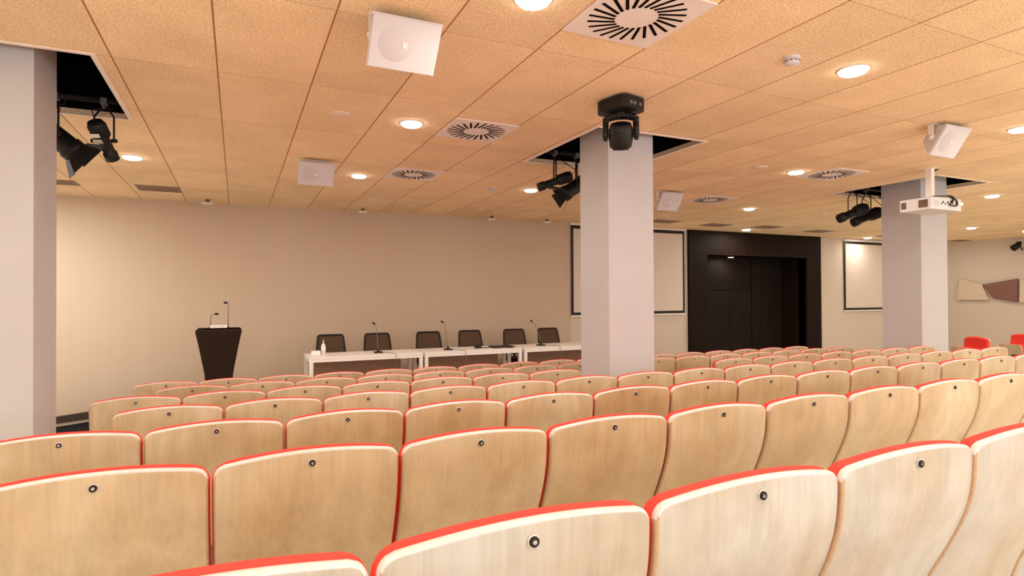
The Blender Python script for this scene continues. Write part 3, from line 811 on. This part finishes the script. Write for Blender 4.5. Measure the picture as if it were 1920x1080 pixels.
# unlit ring lamps hanging at the stage wall
for x, lb in ((-.41, 'above the lectern'), (1.95, 'above the second office chair'), (4.34, 'third from the left, above the fourth chair'), (5.52, 'left of the black-bordered screen')):
    t = thing('ring_spotlight', 'small unlit glass ring spotlight under the ceiling, ' + lb, 'spotlight', (x, 10.2, CEIL), 0, 'ring spotlights along the stage wall')
    bm = BM(); ring = [(.075 * math.cos(2 * PI * k / 24), .075 * math.sin(2 * PI * k / 24), -.062) for k in range(24)]
    tube(bm, ring, .009, 8, closed=True); obj('glass_ring', bm, M['glass_ring'], t)
    bm = BM(); lathe(bm, [(0, 0), (.03, 0), (.03, -.035), (.022, -.06), (0, -.066)], 18); obj('lamp_body', bm, M['grey_steel'], t)
    bm = BM()
    for k in range(3):
        a = 2 * PI * k / 3; tube(bm, [(.028 * math.cos(a), .028 * math.sin(a), -.045), (.072 * math.cos(a), .072 * math.sin(a), -.052)], .004, 6)
    obj('spokes', bm, M['steel'], t)

# smoke detectors
def detector(x, y, s, label):
    t = thing('smoke_detector', label, 'smoke detector', (x, y, CEIL), 0, 'white smoke detectors')
    bm = BM(); lathe(bm, [(.052 * s, 0), (.052 * s, -.012), (.050 * s, -.015), (0, -.015)], 28); obj('mounting_base', bm, M['white_plastic'], t)
    bm = BM(); lathe(bm, [(.040 * s, -.015), (.046 * s, -.02), (.046 * s, -.034), (.038 * s, -.044), (.0, -.046)], 28); obj('detector_head', bm, M['white_plastic'], t)
    bm = BM()
    for k in range(10):
        a = 2 * PI * k / 10; mt = Matrix.Rotation(a, 4, 'Z'); bx(bm, .0435 * s, .0468 * s, -.009 * s, .009 * s, -.031, -.024, 0, mt)
    obj('vents', bm, M['brown_slot'], t)
detector(3.23, 2.66, 1.0, 'white smoke detector left of the large right downlight')
detector(3.23, 7.56, 1.0, 'small distant smoke detector left of a downlight by the middle column')

# loudspeakers
def make_speaker(label, tilt):
    t = thing('ceiling_speaker', label, 'loudspeaker', (0, 0, CEIL), 0, 'white wall loudspeakers on ceiling brackets')
    W, Hh, D = .378, .285, .14
    # pivot axis along X at the middle of the depth
    mt = Matrix.Translation((0, 0.0, -0.113)) @ Matrix.Rotation(tilt, 4, 'X')
    bm = BM()
    hf, hb = Hh / 2, Hh / 2 - .065
    poly = [(-D / 2, -hf), (-D / 2, hf), (D / 2 - .02, hb), (D / 2, hb - .02), (D / 2, -hb + .02), (D / 2 - .02, -hb)]
    # trapezoid plan: narrower at the back
    v0 = []
    for y, z in poly:
        f = 1 - 0.28 * (y + D / 2) / D
        v0.append([bm.verts.new(mt @ Vector((s * W / 2 * f, y, z))) for s in (-1, 1)])
    n = len(poly)
    for k in range(n):
        bm.faces.new([v0[k][0], v0[k][1], v0[(k + 1) % n][1], v0[(k + 1) % n][0]])
    bm.faces.new([v[0] for v in v0]); bm.faces.new([v[1] for v in v0]); bevel(bm, .008, 2)
    obj('cabinet', bm, M['white_plastic'], t)
    bm = BM(); prism(bm, rounded(W - .012, Hh - .012, .012, 4), -D / 2 - .010, -D / 2 + .002, 'Y', 0, mt); bevel(bm, .004, 2)
    g = obj('front_grille', bm, M['speaker_grille'], t)
    bm = BM(); m2 = mt @ Matrix.Translation((-.05, -D / 2 - .0105, 0)) @ Matrix.Rotation(PI / 2, 4, 'X')
    lathe(bm, [(0, .0006), (.092, .0006), (.094, .0)], 40, 0, m2); obj('cone_disc', bm, M['speaker_cone'], g)
    bm = BM(); bx(bm, -.012, .012, -D / 2 - .0135, -D / 2 - .010, -.014, .014, 0, mt @ Matrix.Translation((.0, 0, 0.0))); obj('badge', bm, M['white_metal'], g)
    bm = BM(); w2 = W / 2 * .86 + .012
    bx(bm, -w2 - .004, w2 + .004, -.03, .03, -.006, -.0005)
    for s in (-1, 1):
        bx(bm, min(s * w2, s * (w2 + .004)), max(s * w2, s * (w2 + .004)), -.025, .025, -.113, -.006)
        lathe(bm, [(0, 0), (.03, 0), (.03, .006), (0, .006)], 20, 0, Matrix.Translation((s * (w2 + .001) - (0 if s > 0 else .006), 0, -.113)) @ Matrix.Rotation(PI / 2, 4, 'Y'))
    obj('bracket', bm, M['white_metal'], t)
    for s in (-1, 1):
        bm = BM(); lathe(bm, [(0, 0), (.014, 0), (.014, .008), (0, .008)], 14, 0, Matrix.Translation((s * (w2 + .007) - (0 if s > 0 else .008), 0, -.113)) @ Matrix.Rotation(PI / 2, 4, 'Y'))
        obj('knob', bm, M['white_metal'], t)
    return t
SP = [(.825, 3.19, 'large white loudspeaker on a ceiling bracket at the top left'), (.795, 6.86, 'small white loudspeaker hanging above the white stage tables'),
      (5.78, 3.19, 'white loudspeaker turned sideways on the ceiling at the right, above the projector'), (5.72, 6.86, 'white loudspeaker half hidden behind the middle column')]
sp0 = make_speaker(SP[0][2], math.radians(40)); sp0.location = (SP[0][0], SP[0][1], CEIL)
dup(sp0, (SP[1][0], SP[1][1], CEIL), 0, SP[1][2])
sp1 = make_speaker(SP[2][2], math.radians(33)); sp1.location = (SP[2][0] + .03, SP[2][1], CEIL)
dup(sp1, (SP[3][0], SP[3][1], CEIL), 0, SP[3][2])

# moving-head light
t = thing('moving_head_light', 'black moving-head stage light under the ceiling before the middle column', 'stage light', (2.70, 3.78, CEIL), math.radians(12))
bm = BM(); prism(bm, rounded(.26, .30, .05, 3), -.105, -.012, 'Z'); bevel(bm, .012, 2); obj('base', bm, M['black'], t)
bm = BM(); bx(bm, -.09, .09, -.012, .012, -.012, -.0005); bx(bm, -.02, .02, -.08, .08, -.012, -.0005); obj('mounting_plate', bm, M['grey_steel'], t)
bm = BM(); lathe(bm, [(0, -.105), (.05, -.105), (.05, -.120), (0, -.120)], 20)
arc = []
for k in range(13):
    a = PI * k / 12; arc.append((.118 * math.cos(a) if abs(math.cos(a)) < .8 else math.copysign(.118, math.cos(a)) * .98, 0, -.185 + .058 * math.sin(a) ** .6))
arc = [(.118, 0, -.29)] + arc + [(-.118, 0, -.29)]
prev = None
for p, q in zip(arc, arc[1:]):
    tube(bm, [(p[0], -.022, p[2]), (q[0], -.022, q[2])], .023, 8); tube(bm, [(p[0], .022, p[2]), (q[0], .022, q[2])], .023, 8)
for s_x in (-1, 1): lathe(bm, [(0, -.016), (.045, -.016), (.05, 0), (.045, .016), (0, .016)], 20, 0, Matrix.Translation((s_x * .118, 0, -.27)) @ Matrix.Rotation(PI / 2, 4, 'Y'))
obj('yoke', bm, M['black'], t).rotation_euler.z = math.radians(-47)
bm = BM(); mt = Matrix.Translation((0, 0, -.275)) @ Matrix.Rotation(math.radians(30), 4, 'X') @ Matrix.Diagonal((1.0, .95, .9, 1))
lathe(bm, [(0, -.12), (.055, -.12), (.085, -.10), (.094, -.03), (.092, .05), (.078, .095), (.066, .10), (.06, .09), (0, .088)], 28, 0, mt)
for k in range(4): bx(bm, -.06, .06, -.02, .02, -.128 + 0, -.118, 0, mt)
obj('head', bm, M['black'], t).rotation_euler.z = math.radians(-47)
bm = BM(); lathe(bm, [(0, .088), (.03, .0875), (.052, .086)], 24, 0, mt); obj('lens', bm, M['grey_steel'], t).rotation_euler.z = math.radians(-47)
bm = BM(); tube(bm, [(.10, -.05, -.04), (.16, -.09, .0 - .02), (.17, -.03, -.012), (.13, .04, -.02), (.10, .06, -.05)], .006, 8); obj('cable', bm, M['black'], t)
for dx in (-.05, -.01, .05):
    bm = BM(); bx(bm, dx - .014, dx + .014, -.1555, -.1485, -.078, -.055); obj('socket', bm, M['grey_steel'], t)

# projector on its pole
t = thing('projector', 'white projector hanging on a ceiling pole in front of the right column', 'projector', (7.60, 4.32, CEIL))
zt, zb = -.385, -.525
bm = BM()
prism(bm, rounded(.60, .37, .02, 3), zb, zt, 'Z'); bevel(bm, .008, 2); pb = obj('projector_body', bm, M['white_plastic'], t)
bm = BM()
bx(bm, -.3015, -.3005, .10, .16, zb + .03, zt - .03); bx(bm, -.3015, -.3005, -.145, -.04, zb + .025, zt - .025); obj('side_vents', bm, M['brown_slot'], t)
bm = BM(); bx(bm, -.26, -.16, -.1866, -.1855, zb + .03, zt - .03); obj('rear_vent', bm, M['speaker_cone'], t)
bm = BM()
for k, (a, w_) in enumerate(((-.12, .02), (-.09, .03), (-.045, .02), (.0, .035), (.05, .02), (.09, .03))):
    bx(bm, a, a + w_, -.1868, -.1856, zb + .06 + .02 * (k % 2), zb + .08 + .02 * (k % 2))
obj('connectors', bm, M['black'], t)
bm = BM(); mt = Matrix.Translation((-.10, .186, (zt + zb) / 2)) @ Matrix.Rotation(-PI / 2, 4, 'X')
lathe(bm, [(.055, -.005), (.055, .03), (.045, .03), (.04, .012), (0, .008)], 24, 0, mt); obj('lens', bm, M['black'], t)
bm = BM(); bx(bm, -.033, .033, -.033, .033, zt + .02, -.002); bx(bm, -.07, .07, -.07, .07, -.006, -.0005); bevel(bm, .004, 1); bx(bm, -.12, .12, -.09, .09, zt + .001, zt + .02); obj('mount_pole', bm, M['white_metal'], t)
bm = BM()
for dx, r_ in ((0, .05), (.025, .065)):
    pts = [(.06 + dx, -.188, zb + .085), (.09 + dx, -.21, zt + .0), (.05 + dx, -.20, zt + .028), (-.05, -.12, zt + .03), (-.08, -.06, zt + .035)]
    tube(bm, pts, .006, 8)
    pts = [(.02 + dx, -.188, zb + .07), (.06 + dx, -.23, zb + .04), (.12 + dx, -.225, zb + .07), (.12 + dx, -.215, zt - .02), (.03, -.17, zt + .035)]
    tube(bm, pts, .006, 8)
obj('cable_bundle', bm, M['black'], t)
bm = BM(); bx(bm, .18, .28, -.21, -.187, zb + .06, zb + .10); bevel(bm, .003, 1); obj('wireless_dongle', bm, M['white_metal'], t)
bm = BM(); tube(bm, [(.04, -.02, -.03), (.085, -.05, -.004)], .009, 8); obj('cable_clip', bm, M['black'], t)
# ------------------------------------------------------------------ theatre spotlights
def spotlight(loc, aim, length, label, barn=True, yoke_h=.16, r=.07, strip=False, prof_=False):
    """hangs from a pipe above loc (the clamp point); aim: direction of the beam"""
    t = thing('theatre_spotlight', label, 'stage light', loc, 0, 'black theatre spotlights in the ceiling openings')
    d = Vector(aim).normalized()
    q = d.to_track_quat('Z', 'Y').to_matrix().to_4x4()
    piv = Vector((0, 0, -yoke_h))
    mt = Matrix.Translation(piv) @ q
    L = length
    bm = BM()
    if prof_:
        lathe(bm, [(0, -L * .5), (r * .85, -L * .5), (r * 1.05, -L * .42), (r * 1.05, -L * .12), (r * .72, -L * .05), (r * .72, L * .30), (r * .86, L * .32), (r * .86, L * .5), (r * .7, L * .5), (r * .6, L * .4), (0, L * .4)], 20, 0, mt)
    else:
        lathe(bm, [(0, -L * .5), (r * .7, -L * .48), (r * .98, -L * .36), (r, L * .3), (r * 1.12, L * .32), (r * 1.12, L * .5), (r * .95, L * .5), (r * .9, L * .4), (0, L * .4)], 20, 0, mt)
    obj('housing', bm, M['black'], t)
    bm = BM()
    for k in range(5): lathe(bm, [(r * 1.0, -L * .40 + k * .02), (r * 1.12, -L * .40 + k * .02), (r * 1.12, -L * .39 + k * .02), (r * 1.0, -L * .39 + k * .02)], 16, 0, mt)
    obj('cooling_fins', bm, M['black'], t)
    if strip:
        bm = BM()
        for k in range(2): bx(bm, -.035, .035, -r * 1.25, -r * 1.14, -L * .30 + k * .05, -L * .30 + k * .05 + .035, 0, mt)
        obj('label_plate', bm, M['steel'], t)
    # yoke
    side = d.cross(Vector((0, 0, 1))).normalized(); bm = BM()
    for s in (-1, 1):
        tube(bm, [piv + side * s * (r * 1.25), Vector((0, 0, -yoke_h * .35)) + side * s * (r * 1.25), Vector((0, 0, -.035)) + side * s * r * .4], .008, 6)
        tube(bm, [piv + side * s * (r * .95), piv + side * s * (r * 1.6)], .016, 10)
    tube(bm, [Vector((0, 0, -.035)) - side * r * .5, Vector((0, 0, -.035)) + side * r * .5], .010, 6)
    obj('yoke', bm, M['black_metal'], t)
    bm = BM(); tube(bm, [(0, 0, -.04), (0, 0, .0)], .012, 8); bx(bm, -.022, .022, -.03, .03, -.005, .045); obj('clamp', bm, M['grey_steel'], t)
    if barn:
        for k in range(4):
            bm = BM(); R_ = mt @ Matrix.Rotation(PI / 2 * k, 4, 'Z') @ Matrix.Translation((0, r * 1.08, L * .5)) @ Matrix.Rotation(math.radians(-38), 4, 'X')
            w0, w1, ln = r * .75, r * 1.15, r * 1.5
            v = [bm.verts.new(R_ @ Vector(p)) for p in ((-w0, 0, .0), (w0, 0, .0), (w1, 0, ln), (-w1, 0, ln), (-w0, .003, .0), (w0, .003, .0), (w1, .003, ln), (-w1, .003, ln))]
            for f in ((0, 1, 2, 3), (7, 6, 5, 4), (0, 4, 5, 1), (1, 5, 6, 2), (2, 6, 7, 3), (3, 7, 4, 0)): bm.faces.new([v[i] for i in f])
            obj('barn_door', bm, M['black_metal'], t)
    bm = BM(); pts = [piv - d * L * .5, piv - d * (L * .5 + .05) + Vector((0, 0, .05)), Vector((.05, 0.02, -.03)), Vector((.07, .02, .04))]
    tube(bm, pts, .005, 6); obj('cable', bm, M['black'], t)
    return t
PZ = CEIL + .09
for n, (x0, x1, y0, y1) in enumerate(HOLES):
    bm = BM(); yy = y1 - .19
    tube(bm, [(x0 + .001, yy, PZ), (x1 - .001, yy, PZ)], .024, 14)
    tag(obj('lighting_pipe', bm, M['black_metal']), 'black lighting pipe across the %s ceiling opening' % ('left', 'middle', 'right')[n], 'lighting pipe', 'lighting pipes in the ceiling openings')
HY = [h[3] - .19 for h in HOLES]
spotlight((-1.30, HY[0], PZ - .03), (.62, .25, -.52), .34, 'black spotlight with barn doors next to the left column', True, .30, .085)
spotlight((-0.98, HY[0], PZ - .03), (.22, .55, -.62), .34, 'black spotlight with silver label plate in the left opening', False, .30, .062, True, True)
spotlight((3.22, HY[1], PZ - .03), (-.85, .30, -.33), .40, 'slim black spotlight pointing left beside the middle column', False, .30, .058, False, True)
spotlight((3.50, HY[1], PZ - .03), (-.70, .35, -.50), .36, 'black spotlight with barn doors partly behind the middle column', True, .33, .08)
spotlight((8.34, HY[2], PZ - .03), (-.85, .32, -.36), .46, 'long black spotlight, left one of the pair beside the right column', False, .36, .082, False, True)
spotlight((8.66, HY[2], PZ - .03), (-.82, .34, -.36), .46, 'long black spotlight, right one of the pair beside the right column', False, .40, .082, False, True)

# ------------------------------------------------------------------ right wall: acoustic panels, lamp
def wpanel(pts, m, label, th=.06, off=.03):
    # pts: (y, z) outline on the right wall
    t = thing('acoustic_panel', label, 'acoustic panel', (XR, pts[0][0], CAMZ), 0, 'faceted acoustic panels on the right wall')
    y0 = pts[0][0]
    bm = BM(); prism(bm, [(p[0] - y0, p[1]) for p in pts], -off - th, -off, 'X'); bevel(bm, .006, 2); obj('felt_face', bm, m, t)
    c = (sum(p[0] for p in pts) / 4 - y0, sum(p[1] for p in pts) / 4)
    bm = BM(); bx(bm, -off + .0005, -.0005, c[0] - .12, c[0] + .12, c[1] - .08, c[1] + .08); obj('standoff', bm, M['grey_steel'], t)
wpanel([(9.95, .47), (9.40, .285), (9.235, -.135), (10.055, -.14)], M['cream_felt'], 'cream faceted acoustic panel, left one on the right wall')
wpanel([(9.375, .285), (8.565, .43), (8.575, -.20), (9.145, -.09)], M['mauve_felt'], 'mauve brown acoustic panel on the right wall')
wpanel([(8.505, .40), (7.85, .30), (7.70, -.15), (8.53, -.20)], M['cream_felt'], 'cream faceted acoustic panel cut by the right edge')
t = thing('wall_spotlight', 'small black spotlight on the right wall near the ceiling', 'spotlight', (XR, 8.55, CAMZ + 1.32))
bm = BM(); bx(bm, -.02, -.0005, -.05, .05, .02, .10); tube(bm, [(-.02, 0, .06), (-.16, 0, .06), (-.16, 0, -.02)], .012, 8); obj('bracket', bm, M['black_metal'], t)
bm = BM(); mt = Matrix.Translation((-.17, 0, -.04)) @ Vector((-.6, .5, -.5)).to_track_quat('Z', 'Y').to_matrix().to_4x4()
lathe(bm, [(0, -.11), (.05, -.10), (.075, -.03), (.085, .09), (.07, .09), (.06, .05), (0, .05)], 20, 0, mt); obj('lamp_head', bm, M['black'], t)
bm = BM(); tube(bm, [(-.17, 0, .0), (-.12, -.08, -.05), (-.10, -.12, -.14)], .014, 8); obj('handle', bm, M['black'], t)

# ------------------------------------------------------------------ side block: two seats turned toward the stage
for x, y, a, lb in ((10.73, 5.38, 60, 'red-cushioned seat seen from its front, turned sideways right of the right column'),
                    (12.10, 5.36, 64, 'red-cushioned seat seen from its front, cut by the right edge of the picture')):
    s_ = dup(seat0, (x, y, ROWZ[5]), math.radians(a), lb, 'turned seats beyond the right column')
